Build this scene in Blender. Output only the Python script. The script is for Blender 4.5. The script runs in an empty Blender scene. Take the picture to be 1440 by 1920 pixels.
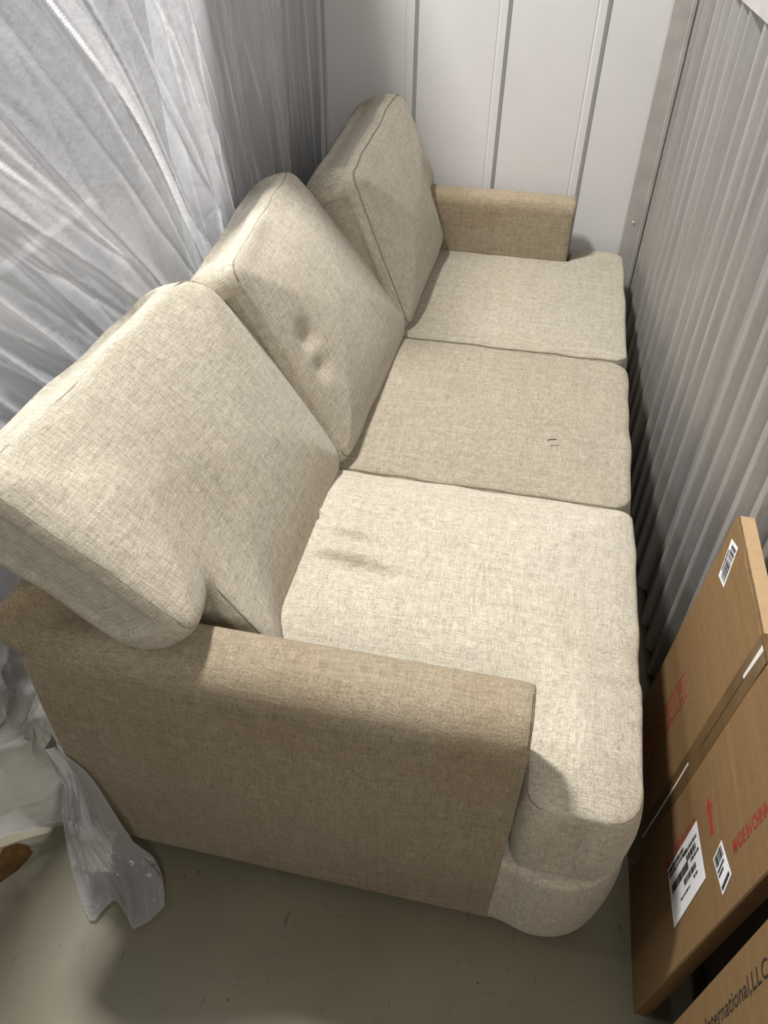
import bpy, bmesh, math, random
import numpy as np
from mathutils import Vector, Matrix

random.seed(4)
RNG = np.random.default_rng(4)
scene = bpy.context.scene
COL = scene.collection

# ------------------------------------------------------------------ camera
cam_d = bpy.data.cameras.new('camera')
cam = bpy.data.objects.new('camera', cam_d)
COL.objects.link(cam)
CAM_POS = Vector((0.651, -0.563, 1.5017))
YAW, PITCH, ROLL, FPX = -0.2015, 0.7401, 0.0145, 1452.0
fwd = Vector((math.sin(YAW) * math.cos(PITCH), math.cos(YAW) * math.cos(PITCH), -math.sin(PITCH)))
rgt = fwd.cross(Vector((0, 0, 1))).normalized()
upv = rgt.cross(fwd)
r2 = rgt * math.cos(ROLL) + upv * math.sin(ROLL)
u2 = -rgt * math.sin(ROLL) + upv * math.cos(ROLL)
m = Matrix((r2, u2, -fwd)).transposed().to_4x4()
m.translation = CAM_POS
cam.matrix_world = m
cam_d.sensor_fit = 'VERTICAL'
cam_d.sensor_height = 36.0
cam_d.lens = FPX / 1920.0 * 36.0
cam_d.clip_start = 0.02
scene.camera = cam

# ------------------------------------------------------------------ light and exposure
scene.view_settings.view_transform = 'Standard'
scene.view_settings.look = 'None'
scene.view_settings.gamma = 1.0
scene.view_settings.exposure = 0.0
scene.view_settings.use_curve_mapping = False

world = bpy.data.worlds.new('storage_hall_air')
scene.world = world
world.use_nodes = True
world.node_tree.nodes['Background'].inputs[0].default_value = (1.0, 0.96, 0.88, 1)
world.node_tree.nodes['Background'].inputs[1].default_value = 0.055


def area(name, loc, target, sx, sy, power, color):
    d = bpy.data.lights.new(name, 'AREA')
    d.shape = 'RECTANGLE'
    d.size, d.size_y = sx, sy
    d.energy = power
    d.color = color
    o = bpy.data.objects.new(name, d)
    COL.objects.link(o)
    o.location = loc
    o.rotation_euler = (Vector(target) - Vector(loc)).to_track_quat('-Z', 'Y').to_euler()
    return o


# ceiling fixture above the partition, and an added lamp that backlights the sheet
area('ceiling_lamp', (-0.60, 1.08, 3.3), (0.3, 0.8, 0.3), 0.22, 0.28, 137, (1.0, 0.965, 0.92))
area('sheet_backlight', (-2.0, 0.1, 2.9), (-0.2, 0.5, 0.9), 0.7, 0.7, 64, (0.93, 0.95, 1.0))


area('corridor_fill', (0.85, -1.5, 2.0), (0.2, 0.4, 0.5), 0.7, 0.6, 17, (1.0, 0.95, 0.88))  # added soft fill behind the camera for the near-facing sides


# ------------------------------------------------------------------ material helpers
class NT:
    def __init__(self, name):
        self.mat = bpy.data.materials.new(name)
        self.mat.use_nodes = True
        self.t = self.mat.node_tree
        self.t.nodes.clear()
        self.out = self.n('ShaderNodeOutputMaterial')

    def n(self, kind, **kw):
        nd = self.t.nodes.new(kind)
        for k, v in kw.items():
            setattr(nd, k, v)
        return nd

    def link(self, a, b):
        self.t.links.new(a, b)

    def coords(self, scale=(1, 1, 1), attr=None, rot=(0, 0, 0)):
        if attr:
            src = self.n('ShaderNodeAttribute', attribute_name=attr).outputs['Vector']
        else:
            src = self.n('ShaderNodeTexCoord').outputs['Object']
        mp = self.n('ShaderNodeMapping')
        mp.inputs['Scale'].default_value = scale
        mp.inputs['Rotation'].default_value = rot
        self.link(src, mp.inputs['Vector'])
        return mp.outputs['Vector']

    def noise(self, vec, scale=1.0, detail=2.0, rough=0.5):
        nd = self.n('ShaderNodeTexNoise')
        nd.inputs['Scale'].default_value = scale
        nd.inputs['Detail'].default_value = detail
        nd.inputs['Roughness'].default_value = rough
        self.link(vec, nd.inputs['Vector'])
        return nd.outputs['Fac']

    def ramp(self, fac, stops):
        nd = self.n('ShaderNodeValToRGB')
        cr = nd.color_ramp
        while len(cr.elements) < len(stops):
            cr.elements.new(0.5)
        for e, (p, c) in zip(cr.elements, stops):
            e.position = p
            e.color = c if len(c) == 4 else (*c, 1)
        self.link(fac, nd.inputs['Fac'])
        return nd.outputs['Color']

    def math(self, op, a, b=None):
        nd = self.n('ShaderNodeMath', operation=op)
        for i, v in enumerate((a, b)):
            if v is None:
                continue
            if isinstance(v, (int, float)):
                nd.inputs[i].default_value = v
            else:
                self.link(v, nd.inputs[i])
        return nd.outputs[0]

    def mix(self, fac, a, b, blend='MIX'):
        nd = self.n('ShaderNodeMix', data_type='RGBA', blend_type=blend)
        for sock, v in ((nd.inputs[0], fac), (nd.inputs[6], a), (nd.inputs[7], b)):
            if isinstance(v, (int, float)):
                sock.default_value = v
            elif isinstance(v, tuple):
                sock.default_value = v if len(v) == 4 else (*v, 1)
            else:
                self.link(v, sock)
        return nd.outputs[2]

    def bump(self, h, strength=0.3, dist=0.001):
        nd = self.n('ShaderNodeBump')
        nd.inputs['Strength'].default_value = strength
        nd.inputs['Distance'].default_value = dist
        self.link(h, nd.inputs['Height'])
        return nd.outputs['Normal']

    def principled(self, color, rough=0.6, metal=0.0, normal=None, spec=0.5, sheen=0.0):
        b = self.n('ShaderNodeBsdfPrincipled')
        for key, v in (('Base Color', color), ('Roughness', rough), ('Metallic', metal)):
            if isinstance(v, (int, float)):
                b.inputs[key].default_value = v
            elif isinstance(v, tuple):
                b.inputs[key].default_value = (*v, 1) if len(v) == 3 else v
            else:
                self.link(v, b.inputs[key])
        b.inputs['Specular IOR Level'].default_value = spec
        b.inputs['Sheen Weight'].default_value = sheen
        if normal is not None:
            self.link(normal, b.inputs['Normal'])
        self.link(b.outputs[0], self.out.inputs['Surface'])
        return b


def fabric(name, worn=0.0, specks=0.0, tint=(1.0, 1.0, 1.0)):
    q = NT(name)
    a = q.noise(q.coords((45, 420, 420), 'loc'), 1, 2.5, 0.6)
    b = q.noise(q.coords((420, 45, 420), 'loc'), 1, 2.5, 0.6)
    c = q.noise(q.coords((420, 420, 45), 'loc'), 1, 2.5, 0.6)
    fine = q.noise(q.coords((700, 700, 700), 'loc'), 1, 1.0, 0.5)
    s1 = q.noise(q.coords((5, 90, 90), 'loc'), 1, 3, 0.6)
    s2 = q.noise(q.coords((90, 5, 90), 'loc'), 1, 3, 0.6)
    s3 = q.noise(q.coords((90, 90, 5), 'loc'), 1, 3, 0.6)
    thread = q.math('MULTIPLY', q.math('ADD', q.math('ADD', a, b), q.math('ADD', c, fine)), 0.25)
    slub = q.math('MULTIPLY', q.math('ADD', q.math('ADD', s1, s2), s3), 0.3333)
    tot = q.math('ADD', q.math('MULTIPLY', thread, 0.80), q.math('MULTIPLY', slub, 0.20))
    col = q.ramp(tot, [(0.40, (0.285, 0.255, 0.20)), (0.5, (0.465, 0.427, 0.35)), (0.60, (0.66, 0.615, 0.52))])
    big = q.noise(q.coords((3.2, 3.2, 5.0), 'loc'), 1, 3, 0.55)
    stain = q.ramp(big, [(0.45, (0, 0, 0)), (0.68, (1, 1, 1))])
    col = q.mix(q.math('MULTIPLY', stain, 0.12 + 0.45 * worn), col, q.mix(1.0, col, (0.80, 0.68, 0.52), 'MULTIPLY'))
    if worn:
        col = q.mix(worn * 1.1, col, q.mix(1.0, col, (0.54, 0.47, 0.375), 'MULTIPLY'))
    if specks:
        v = q.n('ShaderNodeTexVoronoi')
        v.inputs['Scale'].default_value = 95
        q.link(q.coords((1, 1, 1), 'loc'), v.inputs['Vector'])
        dot = q.ramp(v.outputs['Distance'], [(0.12, (1, 1, 1)), (0.24, (0, 0, 0))])
        gate = q.ramp(q.noise(q.coords((9, 9, 9), 'loc'), 1, 2), [(0.42, (0, 0, 0)), (0.6, (1, 1, 1))])
        col = q.mix(q.math('MULTIPLY', q.math('MULTIPLY', dot, gate), specks), col, (0.16, 0.13, 0.10))
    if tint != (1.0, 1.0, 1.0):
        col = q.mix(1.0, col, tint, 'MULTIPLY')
    nrm = q.bump(thread, 0.55, 0.0022)
    q.principled(col, 0.92, 0, nrm, 0.12, 0.12)
    return q.mat


M_FAB = fabric('beige_linen')
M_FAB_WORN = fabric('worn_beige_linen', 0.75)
M_FAB_SPECK = fabric('pilled_beige_linen', 0.10, 0.6, (0.74, 0.73, 0.70))  # specks are pilling; the tint puts weaker light into the middle seat's colour
M_FAB_DIM_LIT = fabric('dim_lit_beige_linen', 0.0, 0.0, (0.76, 0.755, 0.735))  # tint paints light falloff into the far seat's colour


def plain(name, color, rough=0.6, metal=0.0, spec=0.5, var=0.08, scale=30, bump=0.0):
    q = NT(name)
    nz = q.noise(q.coords((scale,) * 3), 1, 4, 0.6)
    lo = tuple(c * (1 - var) for c in color)
    hi = tuple(min(1, c * (1 + var)) for c in color)
    col = q.ramp(nz, [(0.3, lo), (0.7, hi)])
    q.principled(col, rough, metal, q.bump(nz, bump, 0.002) if bump else None, spec)
    return q.mat


M_SEAM = plain('seam_thread', (0.25, 0.22, 0.165), 0.9, 0, 0.1)
M_WALL = plain('white_steel_panel', (0.66, 0.66, 0.665), 0.5, 0, 0.35, 0.025, 9)
M_GALV_TRIM = plain('dull_galvanised_trim', (0.42, 0.40, 0.385), 0.5, 0.15, 0.5, 0.12, 14)
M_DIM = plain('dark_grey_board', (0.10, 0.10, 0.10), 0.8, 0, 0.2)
M_GAP = plain('dark_gap', (0.03, 0.03, 0.03), 0.9)
M_RED = plain('red_ink', (0.27, 0.035, 0.03), 0.8, 0, 0.2, 0.2, 120)
M_BLACK = plain('black_ink', (0.03, 0.028, 0.026), 0.8, 0, 0.2)
M_PAPER = plain('white_label_paper', (0.72, 0.72, 0.74), 0.55, 0, 0.4, 0.03)
M_FOOT = plain('dark_wood_foot', (0.05, 0.035, 0.025), 0.6)
M_SCRAP = plain('torn_brown_kraft', (0.085, 0.042, 0.012), 0.85, 0, 0.2, 0.3, 40)
M_DULL_WHITE = plain('dull_white', (0.62, 0.60, 0.56), 0.5)


def corrugated_mat():
    q = NT('galvanised_corrugated_steel')
    a = q.noise(q.coords((40, 40, 2.5)), 1, 4, 0.6)
    b = q.noise(q.coords((260, 260, 60)), 1, 2, 0.6)
    t = q.math('ADD', q.math('MULTIPLY', a, 0.7), q.math('MULTIPLY', b, 0.3))
    col = q.ramp(t, [(0.3, (0.25, 0.24, 0.23)), (0.7, (0.38, 0.365, 0.35))])
    q.principled(col, 0.42, 0.35, q.bump(b, 0.08, 0.001), 0.5)
    return q.mat


def floor_mat():
    q = NT('worn_grey_painted_concrete')
    big = q.noise(q.coords((2.2, 2.2, 2.2)), 1, 4, 0.6)
    col = q.ramp(big, [(0.3, (0.132, 0.120, 0.080)), (0.7, (0.185, 0.168, 0.114))])
    # pock marks
    v = q.n('ShaderNodeTexVoronoi')
    v.inputs['Scale'].default_value = 34
    q.link(q.coords((1, 1, 1)), v.inputs['Vector'])
    gate = q.ramp(q.noise(q.coords((17, 17, 17)), 1, 2), [(0.60, (0, 0, 0)), (0.66, (1, 1, 1))])
    dot = q.math('MULTIPLY', q.ramp(v.outputs['Distance'], [(0.06, (1, 1, 1)), (0.13, (0, 0, 0))]), gate)
    # scratches along two directions
    marks = dot
    for rot, sc, lo in ((0.5, (150, 13, 1), 0.725), (-0.9, (130, 16, 1), 0.735), (1.25, (170, 18, 1), 0.73)):
        nz = q.noise(q.coords(sc, None, (0, 0, rot)), 1, 2.0, 0.5)
        marks = q.math('MAXIMUM', marks, q.math('MULTIPLY', q.ramp(nz, [(lo, (0, 0, 0)), (lo + 0.03, (1, 1, 1))]), 0.8))
    scuff = q.noise(q.coords((26, 60, 1), None, (0, 0, 0.3)), 1, 5, 0.7)
    marks = q.math('MAXIMUM', marks, q.math('MULTIPLY', q.ramp(scuff, [(0.58, (0, 0, 0)), (0.74, (1, 1, 1))]), 0.45))
    col = q.mix(q.math('MULTIPLY', marks, 0.75), col, (0.045, 0.042, 0.035))
    q.principled(col, 0.42, 0, q.bump(scuff, 0.05, 0.002), 0.4)
    return q.mat


def cardboard(name, base):
    q = NT(name)
    lines = q.noise(q.coords((1, 2.0, 70)), 1, 2, 0.5)
    nz = q.noise(q.coords((60, 60, 60)), 1, 4, 0.65)
    t = q.math('ADD', q.math('MULTIPLY', lines, 0.45), q.math('MULTIPLY', nz, 0.55))
    col = q.ramp(t, [(0.3, tuple(c * 0.86 for c in base)), (0.7, tuple(c * 1.12 for c in base))])
    cre = q.noise(q.coords((1, 0.6, 26)), 1, 0.0, 0.5)
    crease = q.ramp(cre, [(0.665, (0, 0, 0)), (0.675, (1, 1, 1)), (0.685, (0, 0, 0))])
    col = q.mix(q.math('MULTIPLY', crease, 0.35), col, tuple(min(1, c * 1.6) for c in base))
    q.principled(col, 0.8, 0, q.bump(lines, 0.12, 0.001), 0.25)
    return q.mat


def tape_mat():
    q = NT('brown_packing_tape')
    nz = q.noise(q.coords((20, 20, 20)), 1, 3)
    col = q.ramp(nz, [(0.3, (0.10, 0.058, 0.022)), (0.7, (0.135, 0.08, 0.034))])
    q.principled(col, 0.3, 0, None, 0.5)
    return q.mat


def plastic_mat():
    q = NT('milky_polythene_film')
    tr = q.n('ShaderNodeBsdfTransparent')
    tr.inputs['Color'].default_value = (0.95, 0.96, 0.98, 1)
    df = q.n('ShaderNodeBsdfDiffuse')
    df.inputs['Color'].default_value = (0.80, 0.81, 0.835, 1)
    tl = q.n('ShaderNodeBsdfTranslucent')
    tl.inputs['Color'].default_value = (0.80, 0.81, 0.835, 1)
    gl = q.n('ShaderNodeBsdfGlossy')
    gl.inputs['Roughness'].default_value = 0.15
    wr = q.noise(q.coords((16, 16, 9)), 1, 5, 0.62)
    nrm = q.bump(wr, 0.6, 0.012)
    for nd in (df, tl, gl):
        q.link(nrm, nd.inputs['Normal'])
    m1 = q.n('ShaderNodeMixShader')
    m1.inputs[0].default_value = 0.5
    q.link(df.outputs[0], m1.inputs[1])
    q.link(tl.outputs[0], m1.inputs[2])
    lw = q.n('ShaderNodeLayerWeight')
    lw.inputs['Blend'].default_value = 0.35
    dens = q.math('ADD', q.math('MULTIPLY', lw.outputs['Facing'], 0.42), 0.50)
    fold = q.n('ShaderNodeAttribute', attribute_name='fold').outputs['Fac']
    dens = q.math('MINIMUM', q.math('ADD', dens, q.math('MULTIPLY', fold, 0.42)), 1.0)
    white = q.mix(fold, (0.76, 0.77, 0.80), (0.96, 0.96, 0.97))
    q.link(white, df.inputs['Color'])
    q.link(white, tl.inputs['Color'])
    m2 = q.n('ShaderNodeMixShader')
    q.link(dens, m2.inputs[0])
    q.link(tr.outputs[0], m2.inputs[1])
    q.link(m1.outputs[0], m2.inputs[2])
    fr = q.n('ShaderNodeFresnel')
    fr.inputs['IOR'].default_value = 1.45
    q.link(nrm, fr.inputs['Normal'])
    m3 = q.n('ShaderNodeMixShader')
    q.link(fr.outputs[0], m3.inputs[0])
    q.link(m2.outputs[0], m3.inputs[1])
    q.link(gl.outputs[0], m3.inputs[2])
    q.link(m3.outputs[0], q.out.inputs['Surface'])
    return q.mat


M_CORR = corrugated_mat()
M_FLOOR = floor_mat()
M_CARD = cardboard('kraft_cardboard', (0.18, 0.108, 0.046))
M_CARD_CUT = cardboard('pale_kraft_edge', (0.40, 0.275, 0.155))
M_TAPE = tape_mat()
M_PLASTIC = plastic_mat()


# ------------------------------------------------------------------ object helpers
def link(name, me, mat=None, parent=None, smooth=False):
    o = bpy.data.objects.new(name, me)
    COL.objects.link(o)
    if mat is not None:
        me.materials.append(mat)
    if parent is not None:
        o.parent = parent
    if smooth and isinstance(me, bpy.types.Mesh):
        me.polygons.foreach_set('use_smooth', [True] * len(me.polygons))
    return o


def thing(name, label, cat, group=None, matrix=None):
    o = bpy.data.objects.new(name, None)
    o.empty_display_size = 0.1
    COL.objects.link(o)
    o['label'] = label
    o['category'] = cat
    if group:
        o['group'] = group
    if matrix is not None:
        o.matrix_world = matrix
    return o


def pymesh(name, verts, faces):
    me = bpy.data.meshes.new(name)
    me.from_pydata([tuple(map(float, v)) for v in verts], [], faces)
    me.update()
    return me


def box_mesh(name, lo, hi, bevel=0.0, seg=2):
    bm = bmesh.new()
    bmesh.ops.create_cube(bm, size=1.0)
    for v in bm.verts:
        for k in range(3):
            v.co[k] = lo[k] + (v.co[k] + 0.5) * (hi[k] - lo[k])
    if bevel:
        bmesh.ops.bevel(bm, geom=bm.edges[:], offset=bevel, segments=seg, affect='EDGES', profile=0.5)
    me = bpy.data.meshes.new(name)
    bm.to_mesh(me)
    bm.free()
    return me


def tube_mesh(name, pts, rad, closed=False, sides=6):
    pts = [Vector(p) for p in pts]
    n = len(pts)
    vs, fs = [], []
    for i, p in enumerate(pts):
        a = pts[(i - 1) % n] if (closed or i > 0) else p
        b = pts[(i + 1) % n] if (closed or i < n - 1) else p
        t = (b - a)
        if t.length < 1e-9:
            t = Vector((1, 0, 0))
        t.normalize()
        ref = Vector((0, 0, 1)) if abs(t.z) < 0.9 else Vector((1, 0, 0))
        x = t.cross(ref).normalized()
        y = t.cross(x)
        for k in range(sides):
            an = 2 * math.pi * k / sides
            vs.append(p + x * math.cos(an) * rad + y * math.sin(an) * rad)
    for i in range(n if closed else n - 1):
        j = (i + 1) % n
        for k in range(sides):
            fs.append((i * sides + k, i * sides + (k + 1) % sides, j * sides + (k + 1) % sides, j * sides + k))
    if not closed:
        fs.append(tuple(range(sides - 1, -1, -1)))
        fs.append(tuple((n - 1) * sides + k for k in range(sides)))
    return pymesh(name, vs, fs)


def round_poly(pts, rads, seg=6):
    """2D polygon with rounded corners"""
    out = []
    n = len(pts)
    for i in range(n):
        p = np.array(pts[i], float)
        a = np.array(pts[i - 1], float) - p
        b = np.array(pts[(i + 1) % n], float) - p
        r = rads[i]
        if r <= 0:
            out.append(p)
            continue
        la, lb = np.linalg.norm(a), np.linalg.norm(b)
        a, b = a / la, b / lb
        ang = math.acos(np.clip(a @ b, -1, 1))
        d = min(r / math.tan(ang / 2), la * 0.49, lb * 0.49)
        r = d * math.tan(ang / 2)
        bis = (a + b) / np.linalg.norm(a + b)
        c = p + bis * r / math.sin(ang / 2)
        s0, s1 = p + a * d - c, p + b * d - c
        for k in range(seg + 1):
            t = k / seg
            v = s0 * (1 - t) + s1 * t
            out.append(c + v / np.linalg.norm(v) * r)
    return np.array(out)


def poly_dist(P, poly):
    """signed distance (inside positive) and outward direction of points to polygon"""
    n = len(poly)
    best = np.full(len(P), 1e9)
    near = np.zeros_like(P)
    inside = np.zeros(len(P), bool)
    for i in range(n):
        a, b = poly[i], poly[(i + 1) % n]
        ab = b - a
        t = np.clip(((P - a) @ ab) / (ab @ ab + 1e-12), 0, 1)
        c = a + t[:, None] * ab
        d = np.linalg.norm(P - c, axis=1)
        msk = d < best
        best[msk] = d[msk]
        near[msk] = c[msk]
        cond = ((a[1] > P[:, 1]) != (b[1] > P[:, 1]))
        xi = (b[0] - a[0]) * (P[:, 1] - a[1]) / (b[1] - a[1] + 1e-12) + a[0]
        inside ^= cond & (P[:, 0] < xi)
    sd = np.where(inside, best, -best)
    out = (near - P) * np.sign(sd)[:, None]
    ln = np.linalg.norm(out, axis=1)
    out = out / np.maximum(ln, 1e-6)[:, None]
    return sd, out


def smoothed_prism(poly, h0, h1, voxel, smooth_it):
    """prism over a 2D polygon, voxel-remeshed and smoothed; returns vertices, faces"""
    n = len(poly)
    vs = [(p[0], p[1], h0) for p in poly] + [(p[0], p[1], h1) for p in poly]
    fs = [tuple(range(n - 1, -1, -1)), tuple(range(n, 2 * n))]
    fs += [(i, (i + 1) % n, n + (i + 1) % n, n + i) for i in range(n)]
    me = pymesh('tmp', vs, fs)
    ob = bpy.data.objects.new('tmp', me)
    COL.objects.link(ob)
    rm = ob.modifiers.new('r', 'REMESH')
    rm.mode = 'VOXEL'
    rm.voxel_size = voxel
    if smooth_it:
        sm = ob.modifiers.new('s', 'SMOOTH')
        sm.factor = 0.5
        sm.iterations = smooth_it
    dg = bpy.context.evaluated_depsgraph_get()
    dg.update()
    em = bpy.data.meshes.new_from_object(ob.evaluated_get(dg))
    V = np.empty(len(em.vertices) * 3)
    em.vertices.foreach_get('co', V)
    V = V.reshape(-1, 3)
    F = [tuple(p.vertices) for p in em.polygons]
    bpy.data.objects.remove(ob)
    bpy.data.meshes.remove(me)
    bpy.data.meshes.remove(em)
    return V, F


def soft_part(name, V, F, loc, mat, parent):
    me = pymesh(name, V, F)
    at = me.attributes.new('loc', 'FLOAT_VECTOR', 'POINT')
    at.data.foreach_set('vector', np.asarray(loc, np.float32).ravel())
    return link(name, me, mat, parent, True)


def resample(poly, step):
    out = []
    n = len(poly)
    for i in range(n):
        a, b = poly[i], poly[(i + 1) % n]
        k = max(1, int(np.linalg.norm(b - a) / step))
        for j in range(k):
            out.append(a + (b - a) * j / k)
    return np.array(out)


def lump(P, amp, freq, seed):
    """cheap smooth pseudo-noise for soft upholstery"""
    r = np.random.default_rng(seed)
    s = np.zeros(len(P))
    for k in range(7):
        d = r.normal(size=3)
        d /= np.linalg.norm(d)
        s += np.sin(P @ d * freq * r.uniform(0.6, 1.7) + r.uniform(0, 6.28))
    return s / 7 * amp


def seg_groove(P2, a, b, depth, width):
    """fold along the segment a-b: valley beside a small ridge; depth fades at the ends"""
    a, b = np.array(a, float), np.array(b, float)
    ab = b - a
    L = np.linalg.norm(ab)
    t = ((P2 - a) @ ab) / L ** 2
    side = ((P2 - a) @ np.array([-ab[1], ab[0]])) / L
    fade = np.clip(1 - np.abs(2 * t - 1), 0, 1) ** 0.5
    bow = 0.006 * np.sin(t * 3.14)
    return fade * depth * (-np.exp(-((side - bow) / width) ** 2) + 0.75 * np.exp(-((side - bow - 2.0 * width) / (1.2 * width)) ** 2))


# ------------------------------------------------------------------ setting: floor and walls
def structure(name, me, mat, parent=None, smooth=False):
    o = link(name, me, mat, parent, smooth)
    if parent is None:
        o['kind'] = 'structure'
    return o


structure('floor', box_mesh('floor', (-3.0, -3.0, -0.1), (3.0, 3.2, 0.0)), M_FLOOR)

# back wall of standing-seam steel panels
YB = 2.0
wall_back = structure('wall_back', box_mesh('wall_back', (-0.60, YB + 0.014, 0.0), (1.3, YB + 0.06, 2.3)), M_WALL)
seams = [(-0.083, -0.071), (0.197, 0.209), (0.461, 0.473), (0.730, 0.743)]
edges = [-0.36] + [s for pr in seams for s in pr] + [1.02]
for i in range(0, len(edges), 2):
    x0, x1 = edges[i], edges[i + 1]
    bm = bmesh.new()
    # profile of one panel in x/y: flat field, faint step, raised lip at its right edge
    prof = [(x0, YB + 0.013), (x0, YB), (x1 - 0.026, YB), (x1 - 0.024, YB + 0.0015), (x1 - 0.021, YB + 0.0015),
            (x1 - 0.019, YB - 0.002), (x1, YB - 0.002), (x1, YB + 0.013)]
    lo = [bm.verts.new((a, b, 0.0)) for a, b in prof]
    hi = [bm.verts.new((a, b, 2.3)) for a, b in prof]
    for k in range(len(prof) - 1):
        bm.faces.new((lo[k], lo[k + 1], hi[k + 1], hi[k]))
    bm.faces.new(lo[::-1])
    bm.faces.new(hi)
    me = bpy.data.meshes.new('panel')
    bm.to_mesh(me)
    bm.free()
    link('panel', me, M_WALL, wall_back)

# right wall: corrugated steel running at a slight angle to the couch
WN = Vector((1, 0.076, 0)).normalized()         # pointing away from the room
WT = Vector((-0.076, 1, 0)).normalized()        # along the wall, towards the back
W0 = Vector((1.090, 0.0, 0.0))


def wall_pt(s, depth, z):
    p = W0 + WT * s + WN * depth
    return (p.x, p.y, z)


def corr_profile(s0, s1):
    pts = []
    s = s0
    while s < s1:
        base = s
        for k in range(5):                        # five narrow ribs, then one wide flat
            a = base + k * 0.078
            pts += [(a, 0.026), (a + 0.020, 0.026), (a + 0.038, 0.002), (a + 0.041, 0.0), (a + 0.056, 0.0), (a + 0.059, 0.002), (a + 0.077, 0.026)]
        s = base + 5 * 0.078 + 0.050
    return [p for p in pts if p[0] <= s1]


def corrugated(name, s0, s1, z0, z1, mat, parent=None):
    prof = corr_profile(s0, s1)
    vs, fs = [], []
    for s, d in prof:
        for dd in (0.0, 0.0015):
            vs.append(wall_pt(s, d + dd, z0))
            vs.append(wall_pt(s, d + dd, z1))
    for i in range(len(prof) - 1):
        a, b = i * 4, (i + 1) * 4
        fs += [(a, a + 1, b + 1, b), (a + 2, b + 2, b + 3, a + 3), (a + 1, a + 3, b + 3, b + 1), (a, b, b + 2, a + 2)]
    return structure(name, pymesh(name, vs, fs), mat, parent)


wall_right = corrugated('wall_right', -0.89, 1.875, 0.012, 1.215, M_CORR)
corrugated('upper_sheet', -0.89, 1.875, 1.262, 2.3, M_CORR, wall_right)


def wall_box(name, s0, s1, d0, d1, z0, z1, mat, parent=None):
    vs = [wall_pt(s, d, z) for s in (s0, s1) for d in (d0, d1) for z in (z0, z1)]
    fs = [(0, 1, 3, 2), (4, 6, 7, 5), (0, 4, 5, 1), (2, 3, 7, 6), (0, 2, 6, 4), (1, 5, 7, 3)]
    return structure(name, pymesh(name, vs, fs), mat, parent)


wall_box('trim_1', -0.89, 1.84, -0.006, 0.03, 1.214, 1.263, M_GALV_TRIM)      # girt rail over the sheet
wall_box('baseboard_right', -0.89, 1.84, 0.028, 0.06, 0.0, 0.05, M_GAP)     # dark base channel behind the ribs
wall_box('backing_sheet', -0.89, 1.98, 0.032, 0.06, 0.05, 2.3, M_GALV_TRIM, wall_right)

# corner post between back wall and corrugated wall
post = structure('trim_2', box_mesh('trim_2', (0.899, YB - 0.010, 0.0), (0.960, YB - 0.003, 2.3), 0.002, 1), M_GALV_TRIM)
link('lip', box_mesh('lip', (0.947, YB - 0.016, 0.0), (0.960, YB - 0.0085, 2.3), 0.002, 1), M_GALV_TRIM, post)
for z in (0.53, 1.45):
    bm = bmesh.new()
    bmesh.ops.create_uvsphere(bm, u_segments=8, v_segments=5, radius=0.004)
    me = bpy.data.meshes.new('screw')
    bm.to_mesh(me)
    bm.free()
    s = link('screw', me, M_DULL_WHITE, post)
    s.location = (0.925, YB - 0.0095, z)

# left partition behind the sheet (ends part-way along the couch)
structure('wall_left', box_mesh('wall_left', (-0.20, 1.13, 0.0), (-0.165, YB - 0.004, 2.03), 0.003, 1), M_WALL)

structure('sheet_shade_board', box_mesh('sheet_shade_board', (-0.43, -0.30, 0.0), (-0.395, 1.13, 0.80), 0.003, 1), M_DIM)  # unseen board, added to shade the lower part of the sheet
structure('wall_aisle', box_mesh('wall_aisle', (-2.96, -3.0, 0.0), (-2.90, 3.2, 2.6)), M_WALL)

# ------------------------------------------------------------------ the couch
couch = thing('couch', 'beige linen three-seat couch with loose back cushions standing on the grey floor', 'couch')
LEN, DA, DF, ZA, ZS = 1.9625, 0.735, 0.917, 0.62, 0.442
WA = 0.108


def swap(V, order):
    return V[:, order]


# arms: profile in (y, z) extruded along x
for far in (False, True):
    prof = round_poly([(0, 0.03), (WA, 0.03), (WA, ZA), (0, ZA)], [0.004, 0.004, 0.034, 0.05], 7)
    V, F = smoothed_prism(prof, 0.0, DA, 0.0075, 5)
    W = np.stack([V[:, 2], V[:, 0], V[:, 1]], 1)
    # slight crown of the padding
    t = np.clip((W[:, 2] - 0.1) / 0.5, 0, 1)
    W[:, 1] += (W[:, 1] - WA / 2) * 0.16 * np.sin(t * 3.1) + lump(W, 0.004, 9, 3)
    W[:, 2] += np.where(W[:, 2] > 0.5, lump(W, 0.005, 11, 8), 0)
    if far:
        W[:, 1] = LEN - W[:, 1]
        F = [f[::-1] for f in F]
    arm = soft_part('arm', W, F, W, M_FAB_WORN, couch)
    yy = 0.0 if not far else LEN
    sgn = 1 if not far else -1
    pts = [(DA - 0.006, yy + sgn * a, z) for a, z in
           [(0.002, 0.24), (-0.002, 0.35), (-0.006, 0.45), (-0.003, 0.55), (0.008, 0.595), (0.03, 0.616), (0.07, 0.618), (0.098, 0.605), (0.108, 0.58), (0.112, 0.5)]]
    link('seam', tube_mesh('seam', pts, 0.002), M_SEAM, arm)

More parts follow.
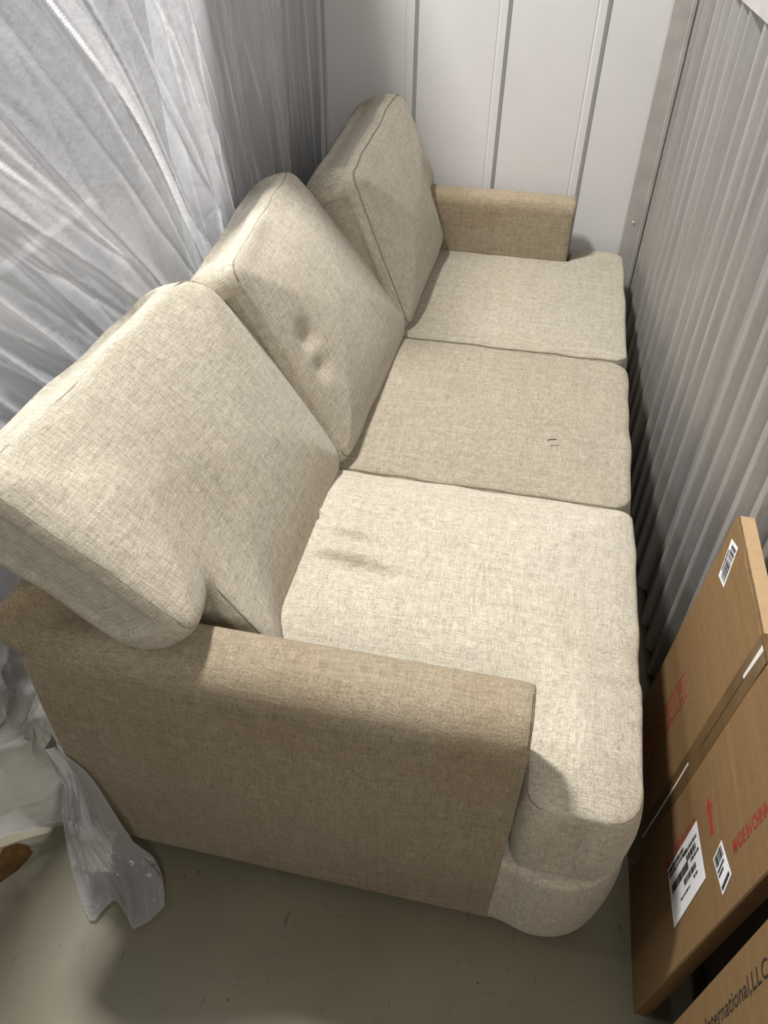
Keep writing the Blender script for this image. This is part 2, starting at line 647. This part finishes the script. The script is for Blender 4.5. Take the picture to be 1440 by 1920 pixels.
# back frame
prof = round_poly([(0.0, 0.03), (0.17, 0.03), (0.14, 0.70), (-0.035, 0.70), (-0.003, 0.57)], [0.005, 0.005, 0.06, 0.05, 0.1], 7)
V, F = smoothed_prism(prof, 0.012, LEN - 0.012, 0.010, 9)
W = np.stack([V[:, 0], V[:, 2], V[:, 1]], 1)
W[:, 2] += np.where(W[:, 2] > 0.5, lump(W, 0.012, 6, 5), 0)
for end, sg in ((0.012, 1), (LEN - 0.012, -1)):
    away = np.clip(1 - np.abs(W[:, 1] - end) / 0.30, 0, 1)      # mitred ends behind the arms
    W[:, 1] += sg * away * (np.maximum(W[:, 0], -0.03) * 1.05 - 0.012) * np.clip((W[:, 2] - 0.4) / 0.15, 0, 1)
soft_part('back_frame', W, F, W, M_FAB_WORN, couch)

# front rail (rounded in plan at both corners)
prof = round_poly([(0.690, 0.0015), (0.938, 0.0015), (0.938, LEN - 0.0015), (0.690, LEN - 0.0015)], [0.004, 0.12, 0.12, 0.004], 9)
V, F = smoothed_prism(prof, 0.022, 0.245, 0.010, 4)
sw = np.clip((V[:, 0] - 0.742) / 0.07, 0, 1)
V[:, 1] += np.where(V[:, 1] < LEN / 2, -0.014, 0.0) * sw * sw * (3 - 2 * sw)
V[:, 0] += np.where(V[:, 0] > 0.75, 0.008 * np.sin((V[:, 2] - 0.03) / 0.215 * 3.14), 0)
soft_part('front_rail', V, F, V, M_FAB, couch)

# platform under the seat cushions and feet
link('seat_platform', box_mesh('seat_platform', (0.15, WA, 0.08), (0.735, LEN - WA, 0.235), 0.01, 2), M_FAB, couch)
for fx in (0.10, 0.68):
    for fy in (0.10, LEN - 0.10):
        link('foot', box_mesh('foot', (fx - 0.03, fy - 0.03, 0.0), (fx + 0.03, fy + 0.03, 0.05), 0.004, 1), M_FOOT, couch)

# seat cushions
W3 = (LEN - 2 * WA) / 3


def seat_cushion(poly, rads, crown, seed, folds, mat, zb=0.243, zt=ZS):
    pl = round_poly(poly, rads, 6)
    V, F = smoothed_prism(pl, zb, zt, 0.007, 7)
    mid, half = (zb + zt) / 2, (zt - zb) / 2

    def shape(P):
        P = P.copy()
        d, out = poly_dist(P[:, :2], pl)
        w = np.clip((P[:, 2] - mid) / half, -1, 1)
        g = 1 - np.exp(-np.maximum(d, 0) / 0.11)
        dz = np.maximum(w, 0) * (crown * g + lump(P, 0.006, 10, seed) * np.clip(d / 0.05, 0, 1))
        for a, b, dep, wid in folds:
            dz += np.maximum(w, 0) ** 2 * seg_groove(P[:, :2], a, b, dep, wid)
        side = np.exp(-np.maximum(d, 0) / 0.02) * (1 - w ** 2)
        P[:, :2] += out * (side * 0.010)[:, None]
        P[:, 2] += dz
        # small puckers along the upper seam
        pk = np.exp(-np.maximum(d, 0) / 0.02) * np.maximum(w, 0)
        P[:, 2] += pk * lump(P, 0.004, 55, seed + 9)
        P[:, :2] += out * (pk * lump(P, 0.006, 38, seed + 5))[:, None]
        return P

    W = shape(V)
    cu = soft_part('seat_cushion', W, F, W, mat, couch)
    for zz, sg in ((zt - 0.0035, 1), (zb + 0.0035, -1)):
        ring = resample(pl, 0.012)
        cen = ring.mean(0)
        _, o = poly_dist(ring + (cen - ring) * 0.004, pl)
        ring3 = np.column_stack([ring - o * 0.0035, np.full(len(ring), zz)])
        pr3 = shape(ring3)
        link('seam', tube_mesh('seam', pr3, 0.0017, True, 5), M_SEAM, cu)
    return cu


G = 0.003
y1, y2 = WA + W3, WA + 2 * W3
seat_cushion([(0.185, WA + G), (0.747, WA + G), (0.747, 0.006), (DF, 0.006), (DF, y1 - G), (0.185, y1 - G)],
             [0.01, 0.02, 0.03, 0.055, 0.03, 0.01], 0.045, 1,
             [((0.315, 0.392), (0.49, 0.362), 0.020, 0.010), ((0.335, 0.455), (0.435, 0.430), 0.015, 0.009),
              ((0.285, 0.500), (0.325, 0.485), 0.008, 0.007), ((0.415, 0.470), (0.455, 0.430), 0.006, 0.008),
              ((0.80, 0.30), (0.93, 0.26), 0.008, 0.012), ((0.84, 0.24), (0.93, 0.22), 0.006, 0.010)], M_FAB)
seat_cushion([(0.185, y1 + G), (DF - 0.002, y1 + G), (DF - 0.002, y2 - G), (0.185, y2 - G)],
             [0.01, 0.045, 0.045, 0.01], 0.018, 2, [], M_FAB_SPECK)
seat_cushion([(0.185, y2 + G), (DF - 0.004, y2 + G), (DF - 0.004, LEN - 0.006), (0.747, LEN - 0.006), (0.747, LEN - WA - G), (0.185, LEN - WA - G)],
             [0.01, 0.04, 0.05, 0.03, 0.02, 0.01], 0.018, 3, [], M_FAB_DIM_LIT)


# back cushions: built flat in (u along the couch, v up the slope, w thickness) and laid over a bilinear patch
def back_cushion(BN, BF, TN, TF, poly, rads, U, Vh, T, puff, seed, dents=(), folds=(), bend=0.0, bow=0.0, ear=0.0):
    BN, BF, TN, TF = (np.array(p, float) for p in (BN, BF, TN, TF))
    pl = round_poly(poly, rads, 6)
    V, F = smoothed_prism(pl, -T / 2, T / 2, 0.008, 8)
    N = np.cross(BF - BN, (TN + TF - BN - BF) / 2)
    N /= np.linalg.norm(N)
    if N[0] < 0:
        N = -N

    def shape(P):
        P = P.copy()
        d, out = poly_dist(P[:, :2], pl)
        dd = np.maximum(d, 0)
        w = np.clip(P[:, 2] / (T / 2), -1, 1)
        g = 1 - np.exp(-dd / 0.10)
        dz = w * puff * g
        up = np.maximum(w, 0)
        dz += up * lump(P, 0.007, 9, seed) * np.clip(d / 0.04, 0, 1)
        for (cu, cv, r, dep) in dents:
            dz -= up * dep * np.exp(-((P[:, 0] - cu) ** 2 + (P[:, 1] - cv) ** 2) / r ** 2)
        for a, b, dep, wid in folds:
            dz += up ** 2 * seg_groove(P[:, :2], a, b, dep, wid)
        side = np.exp(-dd / 0.025) * (1 - w ** 2)
        P[:, :2] += out * (side * 0.014)[:, None]
        P[:, 2] += dz
        pk = np.exp(-dd / 0.025)
        P[:, :2] += out * (pk * lump(P, 0.006, 34, seed + 2))[:, None]
        P[:, 0] += bow * np.sin(np.clip(P[:, 1] / Vh, 0, 1) * 3.1415) ** 0.7 * np.clip(P[:, 0] / U, 0, 1) ** 2
        a = (P[:, 0] / U)[:, None]
        b = (P[:, 1] / Vh)[:, None]
        Q = BN * (1 - a) * (1 - b) + BF * a * (1 - b) + TN * (1 - a) * b + TF * a * b
        off = P[:, 2] - T / 2 + bend * np.sin(np.clip(P[:, 1] / Vh, 0, 1) * 3.14)
        flop = np.clip(1 - P[:, 0] / 0.27, 0, 1)
        off += ear * flop * flop * (3 - 2 * flop) * np.clip(1 - (P[:, 1] - 0.19) / 0.36, 0, 1)
        return Q + N * off[:, None]

    flip = np.cross(BF - BN, TN - BN) @ N < 0
    W = shape(V)
    cu = soft_part('back_cushion', W, [f[::-1] for f in F] if flip else F, V, M_FAB, couch)
    for sg in (1, -1):
        ring = resample(pl, 0.012)
        _, o = poly_dist(ring + (ring.mean(0) - ring) * 0.004, pl)
        ring3 = np.column_stack([ring - o * 0.004, np.full(len(ring), sg * (T / 2 - 0.004))])
        link('seam', tube_mesh('seam', shape(ring3), 0.0018, True, 5), M_SEAM, cu)
    return cu


back_cushion((0.305, 0.03, 0.46), (0.305, 0.69, 0.455), (0.0, 0.05, 0.876), (0.035, 0.665, 0.875),
             [(0.125, 0), (0.69, 0), (0.69, 0.52), (0.0, 0.52), (0.0, 0.19), (0.125, 0.19)],
             [0.03, 0.04, 0.06, 0.03, 0.02, 0.02], 0.69, 0.52, 0.13, 0.042, 11,
             [(0.1, 0.46, 0.06, 0.012)], bow=0.05, ear=0.09)
back_cushion((0.315, 0.695, 0.455), (0.33, 1.30, 0.455), (0.10, 0.70, 0.875), (0.03, 1.275, 0.855),
             [(0, 0), (0.59, 0), (0.59, 0.49), (0, 0.49)],
             [0.03, 0.03, 0.03, 0.03], 0.59, 0.49, 0.13, 0.04, 12,
             [(0.09, 0.27, 0.03, 0.012), (0.08, 0.20, 0.025, 0.010), (0.2, 0.45, 0.04, 0.006)], bow=0.045)
back_cushion((0.335, 1.30, 0.455), (0.345, 1.955, 0.47), (0.175, 1.315, 0.845), (0.163, 1.945, 0.875),
             [(0, 0), (0.53, 0), (0.56, 0.15), (0.65, 0.15), (0.65, 0.44), (0, 0.44)],
             [0.03, 0.03, 0.02, 0.02, 0.03, 0.03], 0.65, 0.44, 0.14, 0.05, 13, bow=0.02)

# ------------------------------------------------------------------ plastic sheeting on the left
sheet = thing('plastic_sheet', 'crinkled milky plastic sheet hanging behind the couch down to the floor', 'plastic sheet')


def sheet_mesh():
    ny, nz = 580, 300
    Y, Z = np.meshgrid(np.linspace(-0.15, 1.985, ny), np.linspace(0, 1, nz), indexing='ij')
    ztop = 1.40 + 0.02 * np.sin(Y * 5)
    zbot = 0.008 + 0.012 * np.abs(np.sin(Y * 31.0)) * (Y < 0.3)
    Zm = zbot + (ztop - zbot) * Z
    near = np.clip((1.08 - Y) / 1.0, 0, 1)
    near = near * near * (3 - 2 * near)
    X = -0.105 - near * (0.02 + 0.13 * Zm) - 1.1 * np.clip(0.0 - Y, 0, 1)
    # fan of slanted creases
    D = np.zeros_like(Y)
    K = np.zeros_like(Y)                            # doubled, crease-whitened film
    r = np.random.default_rng(12)
    for k in range(120):
        a = r.uniform(-0.2, 2.0)
        kk = np.interp(a, [0, 0.5, 1.0, 1.5, 2.0], [0.75, 0.6, 0.33, 0.15, 0.06]) * r.uniform(0.7, 1.25)
        wd = r.uniform(0.003, 0.010)
        am = r.uniform(0.003, 0.011) * np.interp(a, [0.9, 1.2], [1.0, 0.40]) * (1 if r.random() < 0.75 else -1)
        wd *= np.interp(a, [0.9, 1.2], [1.0, 2.2])
        zc, zl = r.uniform(0.2, 1.3), r.uniform(0.25, 0.9)
        yc = a + kk * (1.3 - Zm) + 0.02 * np.sin(Zm * r.uniform(3, 9) + r.uniform(0, 6))
        d = np.abs(Y - yc)
        fade = np.exp(-((Zm - zc) / zl) ** 2)
        D += am * np.exp(-d / wd) * fade
        if k % 2 == 0:
            K = np.maximum(K, np.exp(-(d / r.uniform(0.003, 0.007)) ** 2) * fade * r.uniform(0.4, 1.0))
        elif k % 5 == 1:                           # a lapped strip beside the crease
            wl = r.uniform(0.02, 0.06)
            K = np.maximum(K, 0.35 * fade * ((Y > yc) & (Y < yc + wl)))
    q = Y - np.interp(Y, [0, 0.5, 1.0, 1.5, 2.0], [0.7, 0.55, 0.33, 0.15, 0.06]) * (1.3 - Zm)
    D += 0.010 * np.sin(q * 13 + np.sin(Zm * 3)) + 0.006 * np.abs(np.sin(q * 19 + 1.2 * np.sin(Zm * 4))) + 0.0015 * np.abs(np.sin(q * 44 + 3 * np.sin(Zm * 5)))
    # crumpled short folds
    for k in range(125):
        a, zc = r.uniform(-0.1, 2.0) ** 1.0, r.uniform(0.0, 1.3)
        if k > 70:
            a, zc = r.uniform(-0.05, 0.3), r.uniform(0.0, 0.5)
        an = r.uniform(0, 3.14)
        s = (Y - a) * math.cos(an) + (Zm - zc) * math.sin(an)
        t = -(Y - a) * math.sin(an) + (Zm - zc) * math.cos(an)
        tl = np.exp(-(t / r.uniform(0.03, 0.09)) ** 2)
        D += r.uniform(0.002, 0.007) * (0.35 if k <= 70 else 1.6) * np.exp(-np.abs(s) / 0.008) * tl
        if k > 70:
            K = np.maximum(K, 0.7 * np.exp(-(s / 0.005) ** 2) * tl)
            K = np.maximum(K, 0.22 * tl * ((s > 0) & (s < 0.05)))
    low = np.clip((0.55 - Zm) / 0.5, 0, 1) * np.clip((0.35 - Y) / 0.3, 0, 1)
    D += low * (0.05 * np.sin(Zm * 21 + Y * 9) * 0.6 + 0.03 * np.sin(Y * 33))
    X = X + D
    X = np.minimum(X, np.where((Zm < 0.70) & (Y > -0.01), -0.012, 0.5))
    X = np.where(Y > 1.05, np.maximum(X, -0.158), X)
    vs = np.stack([X, Y, Zm], -1).reshape(-1, 3)
    fs = [(i * nz + j, (i + 1) * nz + j, (i + 1) * nz + j + 1, i * nz + j + 1) for i in range(ny - 1) for j in range(nz - 1)]
    me = pymesh('hanging_sheet', vs, fs)
    me.attributes.new('fold', 'FLOAT', 'POINT').data.foreach_set('value', K.ravel().astype(np.float32))
    return me


link('hanging_sheet', sheet_mesh(), M_PLASTIC, sheet, True)


def tail_mesh():
    """loose end of the sheet: a twisted bunch beside the couch corner that opens into two torn tongues on the floor"""
    Lc = np.array([(-0.045, 0.03, 0.33), (-0.024, 0.0, 0.245), (-0.049, -0.02, 0.157), (-0.06, -0.037, 0.06), (-0.029, -0.084, 0.02), (0.012, -0.13, 0.012), (0.034, -0.148, 0.008)])
    Rc = np.array([(0.0, -0.012, 0.36), (0.045, -0.016, 0.301), (0.07, -0.028, 0.184), (0.078, -0.022, 0.06), (0.106, -0.022, 0.025), (0.139, -0.054, 0.012), (0.157, -0.095, 0.008)])
    endp = np.array([(0.034, -0.148), (0.044, -0.146), (0.052, -0.122), (0.061, -0.106), (0.072, -0.110), (0.098, -0.128), (0.119, -0.147), (0.140, -0.126), (0.157, -0.095)])
    ends = np.array([0, 0.10, 0.20, 0.28, 0.36, 0.52, 0.66, 0.82, 1.0])
    nu, nv = 130, 110
    T = np.linspace(0, 1, nu)

    def curve(C):
        k = np.linspace(0, 1, len(C))
        out = np.stack([np.interp(T, k, C[:, c]) for c in range(3)], 1)
        for _ in range(60):
            out[1:-1] = (out[:-2] + 2 * out[1:-1] + out[2:]) / 4
        return out
    A, B = curve(Lc), curve(Rc)
    S = np.linspace(0, 1, nv)
    P = A[:, None, :] * (1 - S)[None, :, None] + B[:, None, :] * S[None, :, None]
    E2 = np.stack([np.interp(S, ends, endp[:, c]) for c in range(2)], 1)
    w = np.clip((T - 0.62) / 0.38, 0, 1) ** 1.6
    P[:, :, :2] += w[:, None, None] * (E2 - P[-1, :, :2])[None]
    r = np.random.default_rng(5)
    H = np.zeros((nu, nv))
    ss, tt = S[None, :], T[:, None]
    for k in range(16):                            # long folds gathered towards the bunch
        c = r.uniform(0, 1) + 0.10 * np.sin(tt * r.uniform(2, 6) + r.uniform(0, 6))
        H += r.uniform(0.004, 0.012) * np.exp(-np.abs(ss - c) / r.uniform(0.02, 0.06)) * np.exp(-((tt - r.uniform(0, 1)) / r.uniform(0.2, 0.5)) ** 2)
    for k in range(34):                            # short crumples
        a, c, an = r.uniform(0.35, 1), r.uniform(0, 1), r.uniform(0, 3.14)
        p = (tt - a) * math.cos(an) * 2.0 + (ss - c) * math.sin(an)
        q = -(tt - a) * math.sin(an) * 2.0 + (ss - c) * math.cos(an)
        H += r.uniform(0.002, 0.006) * np.exp(-np.abs(p) / 0.025) * np.exp(-(q / r.uniform(0.08, 0.22)) ** 2)
    up = np.clip((P[:, :, 2] - 0.02) / 0.12, 0, 1)
    P[:, :, 2] += H * (1 - up * 0.8)
    P[:, :, 1] -= H * up
    P[:, :, 1] = np.where(P[:, :, 2] > 0.03, np.minimum(P[:, :, 1], np.where(P[:, :, 0] > -0.03, -0.012, 0.05)), P[:, :, 1])
    P[:, :, 2] = np.maximum(P[:, :, 2], 0.004)
    fs = [(i * nv + j, (i + 1) * nv + j, (i + 1) * nv + j + 1, i * nv + j + 1) for i in range(nu - 1) for j in range(nv - 1)]
    return pymesh('trailing_end', P.reshape(-1, 3), fs)


link('trailing_end', tail_mesh(), M_PLASTIC, sheet, True)

# torn kraft scrap on the floor
sc = [(-0.165, -0.120), (-0.185, -0.100), (-0.196, -0.062), (-0.172, -0.046), (-0.150, -0.047), (-0.135, -0.056), (-0.139, -0.072), (-0.146, -0.092), (-0.156, -0.106)]
bm = bmesh.new()
top = [bm.verts.new((x, y, 0.0035 + 0.002 * math.sin(i * 2.1))) for i, (x, y) in enumerate(sc)]
bot = [bm.verts.new((x, y, 0.0002)) for x, y in sc]
bm.faces.new(top)
bm.faces.new(bot[::-1])
for i in range(len(sc)):
    j = (i + 1) % len(sc)
    bm.faces.new((bot[i], bot[j], top[j], top[i]))
bmesh.ops.recalc_face_normals(bm, faces=bm.faces[:])
me = bpy.data.meshes.new('paper_scrap')
bm.to_mesh(me)
bm.free()
o = link('paper_scrap', me, M_SCRAP)
o['label'] = 'torn brown scrap of kraft paper on the floor beside the plastic sheet'
o['category'] = 'scrap'

# short dark twig-like bit of lint on the middle seat
pts = [(0.728, 0.858, 0.4665), (0.735, 0.861, 0.4680), (0.741, 0.862, 0.4675), (0.747, 0.866, 0.4670)]
o = link('lint', tube_mesh('lint', pts, 0.0011), M_BLACK)
o['label'] = 'tiny dark thread of lint lying on the middle seat cushion'
o['category'] = 'lint'


# ------------------------------------------------------------------ cartons
def text_part(name, body, u, v, size, mat, parent, sx=1.0, bold=0.0, depth=-0.0008):
    c = bpy.data.curves.new(name, 'FONT')
    c.body = body
    c.size = size
    c.offset = bold
    c.resolution_u = 3
    t = bpy.data.objects.new('tmp', c)
    COL.objects.link(t)
    dg = bpy.context.evaluated_depsgraph_get()
    dg.update()
    me = bpy.data.meshes.new_from_object(t.evaluated_get(dg))
    bpy.data.objects.remove(t)
    bpy.data.curves.remove(c)
    me.materials.clear()
    o = link(name, me, mat, parent)
    mm = Matrix(((0, 0, -1), (0, 1, 0), (1, 0, 0))).to_4x4()   # baseline up the carton, letters upright along it
    mm.translation = Vector((depth, u, v))
    o.matrix_local = mm @ Matrix.Diagonal((sx, 1, 1, 1))
    return o


def flat_part(name, quads, mat, parent, depth=-0.0006, thick=0.0004):
    """thin slabs on the carton face; quads in (u, v)"""
    vs, fs = [], []
    for q in quads:
        b = len(vs)
        n = len(q)
        vs += [(depth, u, v) for u, v in q] + [(depth + thick, u, v) for u, v in q]
        fs += [tuple(range(b, b + n)), tuple(range(b + 2 * n - 1, b + n - 1, -1))]
        fs += [(b + i, b + n + i, b + n + (i + 1) % n, b + (i + 1) % n) for i in range(n)]
    me = pymesh(name, vs, fs)
    bm = bmesh.new()
    bm.from_mesh(me)
    bmesh.ops.recalc_face_normals(bm, faces=bm.faces[:])
    bm.to_mesh(me)
    bm.free()
    o = link(name, me, mat, parent)
    if name in ('small_print', 'bars', 'pictogram'):
        o['kind'] = 'stuff'
    return o


def rect_in(corners, a0, a1, b0, b1):
    """sub-rectangle of a quad label: corners in order origin, +a, +a+b, +b"""
    c = [np.array(p, float) for p in corners]

    def at(a, b):
        return tuple(c[0] * (1 - a) * (1 - b) + c[1] * a * (1 - b) + c[2] * a * b + c[3] * (1 - a) * b)
    return [at(a0, b0), at(a1, b0), at(a1, b1), at(a0, b1)]


def barcode(corners, a0, a1, b0, b1, n, seed):
    r = random.Random(seed)
    t, out = a0, []
    step = (a1 - a0) / n
    while t < a1:
        w = step * r.choice((0.35, 0.6, 0.9))
        out.append(rect_in(corners, t, min(t + w, a1), b0, b1))
        t += w + step * r.choice((0.3, 0.45, 0.7))
    return out


def textlines(corners, rows, seed):
    r = random.Random(seed)
    out = []
    for a0, a1, b, h in rows:
        t = a0
        while t < a1:
            w = r.uniform(0.015, 0.07)
            out.append(rect_in(corners, t, min(a1, t + w), b, b + h))
            t += w + 0.015
    return out


TH, PH = 1.523, -0.012
yd = Vector((math.sin(PH), math.cos(PH), 0))
xd = Vector((math.cos(PH), -math.sin(PH), 0))
e1 = xd * math.cos(TH) + Vector((0, 0, math.sin(TH)))
nx = yd.cross(e1)
mx = Matrix((nx, yd, e1)).transposed().to_4x4()
mx.translation = Vector((0.995, -0.086, 0.0))
carton = thing('cardboard_carton', 'slim taped brown carton with red print leaning upright on the corrugated wall', 'carton', None, mx)
BW, BH, BT = 0.533, 0.67, 0.026


def carton_body(name, w, h, t, seed):
    bm = bmesh.new()
    bmesh.ops.create_cube(bm, size=1.0)
    for v in bm.verts:
        v.co = ((v.co.x + 0.5) * t, (v.co.y + 0.5) * w, (v.co.z + 0.5) * h)
    bmesh.ops.subdivide_edges(bm, edges=[e for e in bm.edges if abs((e.verts[0].co - e.verts[1].co).x) < 1e-6], cuts=14, use_grid_fill=True)
    r = np.random.default_rng(seed)
    for v in bm.verts:
        edge_t = v.co.z > h - 1e-4
        if edge_t:
            v.co.z += r.uniform(-0.003, 0.002)
            v.co.x += r.uniform(-0.0015, 0.0015)
    me = bpy.data.meshes.new(name)
    bm.to_mesh(me)
    bm.free()
    return me


body = link('body', carton_body('body', BW, BH, BT, 3), M_CARD, carton)
body.modifiers.new('soft_edges', 'BEVEL').width = 0.002
# pale cut-board strip of the closed top and its crushed front edge
strip = flat_part('top_flap', [[(0, 0), (1, 0)]] and [[(0.02, BH + 0.0005), (BW - 0.004, BH + 0.0005), (BW - 0.004, BH + 0.0035), (0.02, BH + 0.0035)]], M_CARD_CUT, carton, 0.0035, BT - 0.004)
r = random.Random(2)
ep = [(0.0015 + r.uniform(-0.001, 0.001), 0.015 + i * 0.0125, BH + 0.0015 + r.uniform(-0.0015, 0.0015)) for i in range(42)]
link('crushed_edge', tube_mesh('crushed_edge', ep, 0.0016, False, 5), M_TAPE, carton)
tape = flat_part('tape', [[(0.238, 0.0), (0.286, 0.0), (0.286, BH + 0.0005), (0.238, BH + 0.0005)]], M_TAPE, carton, -0.0007, 0.0006)
flat_part('tape_wrap', [[(0.238, BH + 0.004), (0.286, BH + 0.004), (0.286, BH + 0.0046), (0.238, BH + 0.0046)]], M_TAPE, tape, -0.0006, BT)
for gq in ([(0.2615, 0.10), (0.2640, 0.10), (0.2655, 0.30), (0.268, 0.36), (0.263, 0.36), (0.2610, 0.30)], [(0.262, 0.60), (0.268, 0.60), (0.268, BH), (0.258, BH)]):
    flat_part('white_streak', [gq], M_DULL_WHITE, tape, -0.0012, 0.0004)  # dull white streaks down the middle of the tape
flat_part('flap_slit', [[(0.2612, 0.42), (0.2626, 0.42), (0.2626, 0.60), (0.2612, 0.60)]], M_BLACK, tape, -0.0011, 0.0003)

# barcode sticker near the upper far corner
cs = [(0.453, 0.583), (0.509, 0.583), (0.509, 0.648), (0.453, 0.648)]
cs = [(0.490, 0.573), (0.509, 0.640), (0.473, 0.654), (0.453, 0.584)]
st = flat_part('barcode_sticker', [cs], M_PAPER, carton)
flat_part('bars', barcode(cs, 0.08, 0.92, 0.30, 0.90, 20, 1), M_BLACK, st, -0.0011, 0.0003)
flat_part('small_print', textlines(cs, [(0.2, 0.75, 0.1, 0.12)], 4), M_BLACK, st, -0.0011, 0.0003)


# red handling pictograms: square frames with simple marks
def icon(v0, kind):
    u0, u1, v1 = 0.382, 0.434, v0 + 0.054
    fr = 0.003
    q = [[(u0, v0), (u1, v0), (u1, v0 + fr), (u0, v0 + fr)], [(u0, v1 - fr), (u1, v1 - fr), (u1, v1), (u0, v1)],
         [(u0, v0), (u0 + fr, v0), (u0 + fr, v1), (u0, v1)], [(u1 - fr, v0), (u1, v0), (u1, v1), (u1 - fr, v1)]]
    vm = (v0 + v1) / 2
    if kind == 'layers':
        for k in range(3):
            uu = u0 + 0.022 + 0.008 * k
            q.append([(uu, v0 + 0.012), (uu + 0.004, vm), (uu, v1 - 0.012), (uu + 0.003, v1 - 0.012), (uu + 0.007, vm), (uu + 0.003, v0 + 0.012)])
        q.append([(u0 + 0.010, v0 + 0.014), (u0 + 0.014, v0 + 0.014), (u0 + 0.014, v1 - 0.014), (u0 + 0.010, v1 - 0.014)])
    elif kind == 'glass':
        q.append([(u0 + 0.024, vm - 0.004), (u0 + 0.046, vm - 0.013), (u0 + 0.046, vm - 0.009), (u0 + 0.028, vm - 0.001)])
        q.append([(u0 + 0.024, vm + 0.004), (u0 + 0.028, vm + 0.001), (u0 + 0.046, vm + 0.009), (u0 + 0.046, vm + 0.013)])
        q.append([(u0 + 0.008, vm - 0.002), (u0 + 0.026, vm - 0.002), (u0 + 0.026, vm + 0.002), (u0 + 0.008, vm + 0.002)])
        q.append([(u0 + 0.007, vm - 0.012), (u0 + 0.011, vm - 0.012), (u0 + 0.011, vm + 0.012), (u0 + 0.007, vm + 0.012)])
    elif kind == 'umbrella':
        q.append([(u0 + 0.028, v0 + 0.010), (u0 + 0.040, vm - 0.008), (u0 + 0.044, vm), (u0 + 0.040, vm + 0.008), (u0 + 0.028, v1 - 0.010)])
        q.append([(u0 + 0.009, vm - 0.0015), (u0 + 0.028, vm - 0.0015), (u0 + 0.028, vm + 0.0015), (u0 + 0.009, vm + 0.0015)])
    else:
        for dv in (-0.012, 0.008):
            q.append([(u0 + 0.010, vm + dv), (u0 + 0.032, vm + dv), (u0 + 0.032, vm + dv - 0.004), (u0 + 0.044, vm + dv + 0.002), (u0 + 0.032, vm + dv + 0.008), (u0 + 0.032, vm + dv + 0.004), (u0 + 0.010, vm + dv + 0.004)])
    return q


for v0, k in ((0.328, 'layers'), (0.266, 'glass'), (0.200, 'umbrella'), (0.138, 'arrows')):
    flat_part('pictogram', icon(v0, k), M_RED, carton, -0.0004, 0.0003)

text_part('fragile_lettering', 'FRAGILE', 0.152, 0.268, 0.0285, M_RED, carton, 0.92, 0.0006, -0.0005)
text_part('origin_lettering', 'MADE IN CHINA', 0.060, 0.488, 0.0255, M_RED, carton, 0.62, 0.0006, -0.0005)
for v0, u0 in ((0.424, 0.117), (0.226, 0.117)):
    flat_part('arrow', [[(u0, v0 - 0.006), (u0 + 0.038, v0 - 0.006), (u0 + 0.038, v0 - 0.013), (u0 + 0.057, v0), (u0 + 0.038, v0 + 0.013), (u0 + 0.038, v0 + 0.006), (u0, v0 + 0.006)]], M_RED, carton, -0.0004, 0.0003)

cl = [(0.054, 0.238), (0.149, 0.226), (0.163, 0.371), (0.071, 0.384)]
cl = [cl[1], cl[2], cl[3], cl[0]]
lab = flat_part('shipping_label', [cl], M_PAPER, carton, -0.0010, 0.0004)
flat_part('bars', barcode(cl, 0.08, 0.62, 0.36, 0.50, 34, 3) + barcode(cl, 0.45, 0.82, 0.56, 0.66, 20, 5), M_BLACK, lab, -0.0016, 0.0003)
flat_part('small_print', textlines(cl, [(0.03, 0.55, 0.06, 0.07), (0.05, 0.65, 0.16, 0.05), (0.55, 0.95, 0.18, 0.05), (0.6, 0.9, 0.28, 0.10), (0.70, 0.95, 0.42, 0.05), (0.72, 0.85, 0.72, 0.04), (0.30, 0.6, 0.76, 0.03)], 8), M_BLACK, lab, -0.0016, 0.0003)
c2 = [(0.083, 0.419), (0.094, 0.455), (0.039, 0.474), (0.026, 0.438)]
lab2 = flat_part('small_label', [c2], M_PAPER, carton, -0.0010, 0.0004)
flat_part('bars', barcode(c2, 0.1, 0.9, 0.06, 0.34, 14, 9) + textlines(c2, [(0.1, 0.8, 0.42, 0.06), (0.1, 0.6, 0.54, 0.06), (0.1, 0.9, 0.84, 0.10)], 3), M_BLACK, lab2, -0.0016, 0.0003)

# second carton, in front
mx2 = Matrix.Translation(Vector((1.007, -0.148, 0.0)))
carton2 = thing('cardboard_carton', 'plain brown carton with black lettering standing in front of the taped carton', 'carton', None, mx2)
b2 = carton_body('body', 0.56, 0.78, 0.055, 6)
for v in b2.vertices:
    v.co.y -= 0.56
bo = link('body', b2, M_CARD, carton2)
bo.modifiers.new('soft_edges', 'BEVEL').width = 0.002
text_part('lettering', 'International,LLC', -0.054, 0.345, 0.0285, M_BLACK, carton2, 1.17, 0.0, -0.0006)
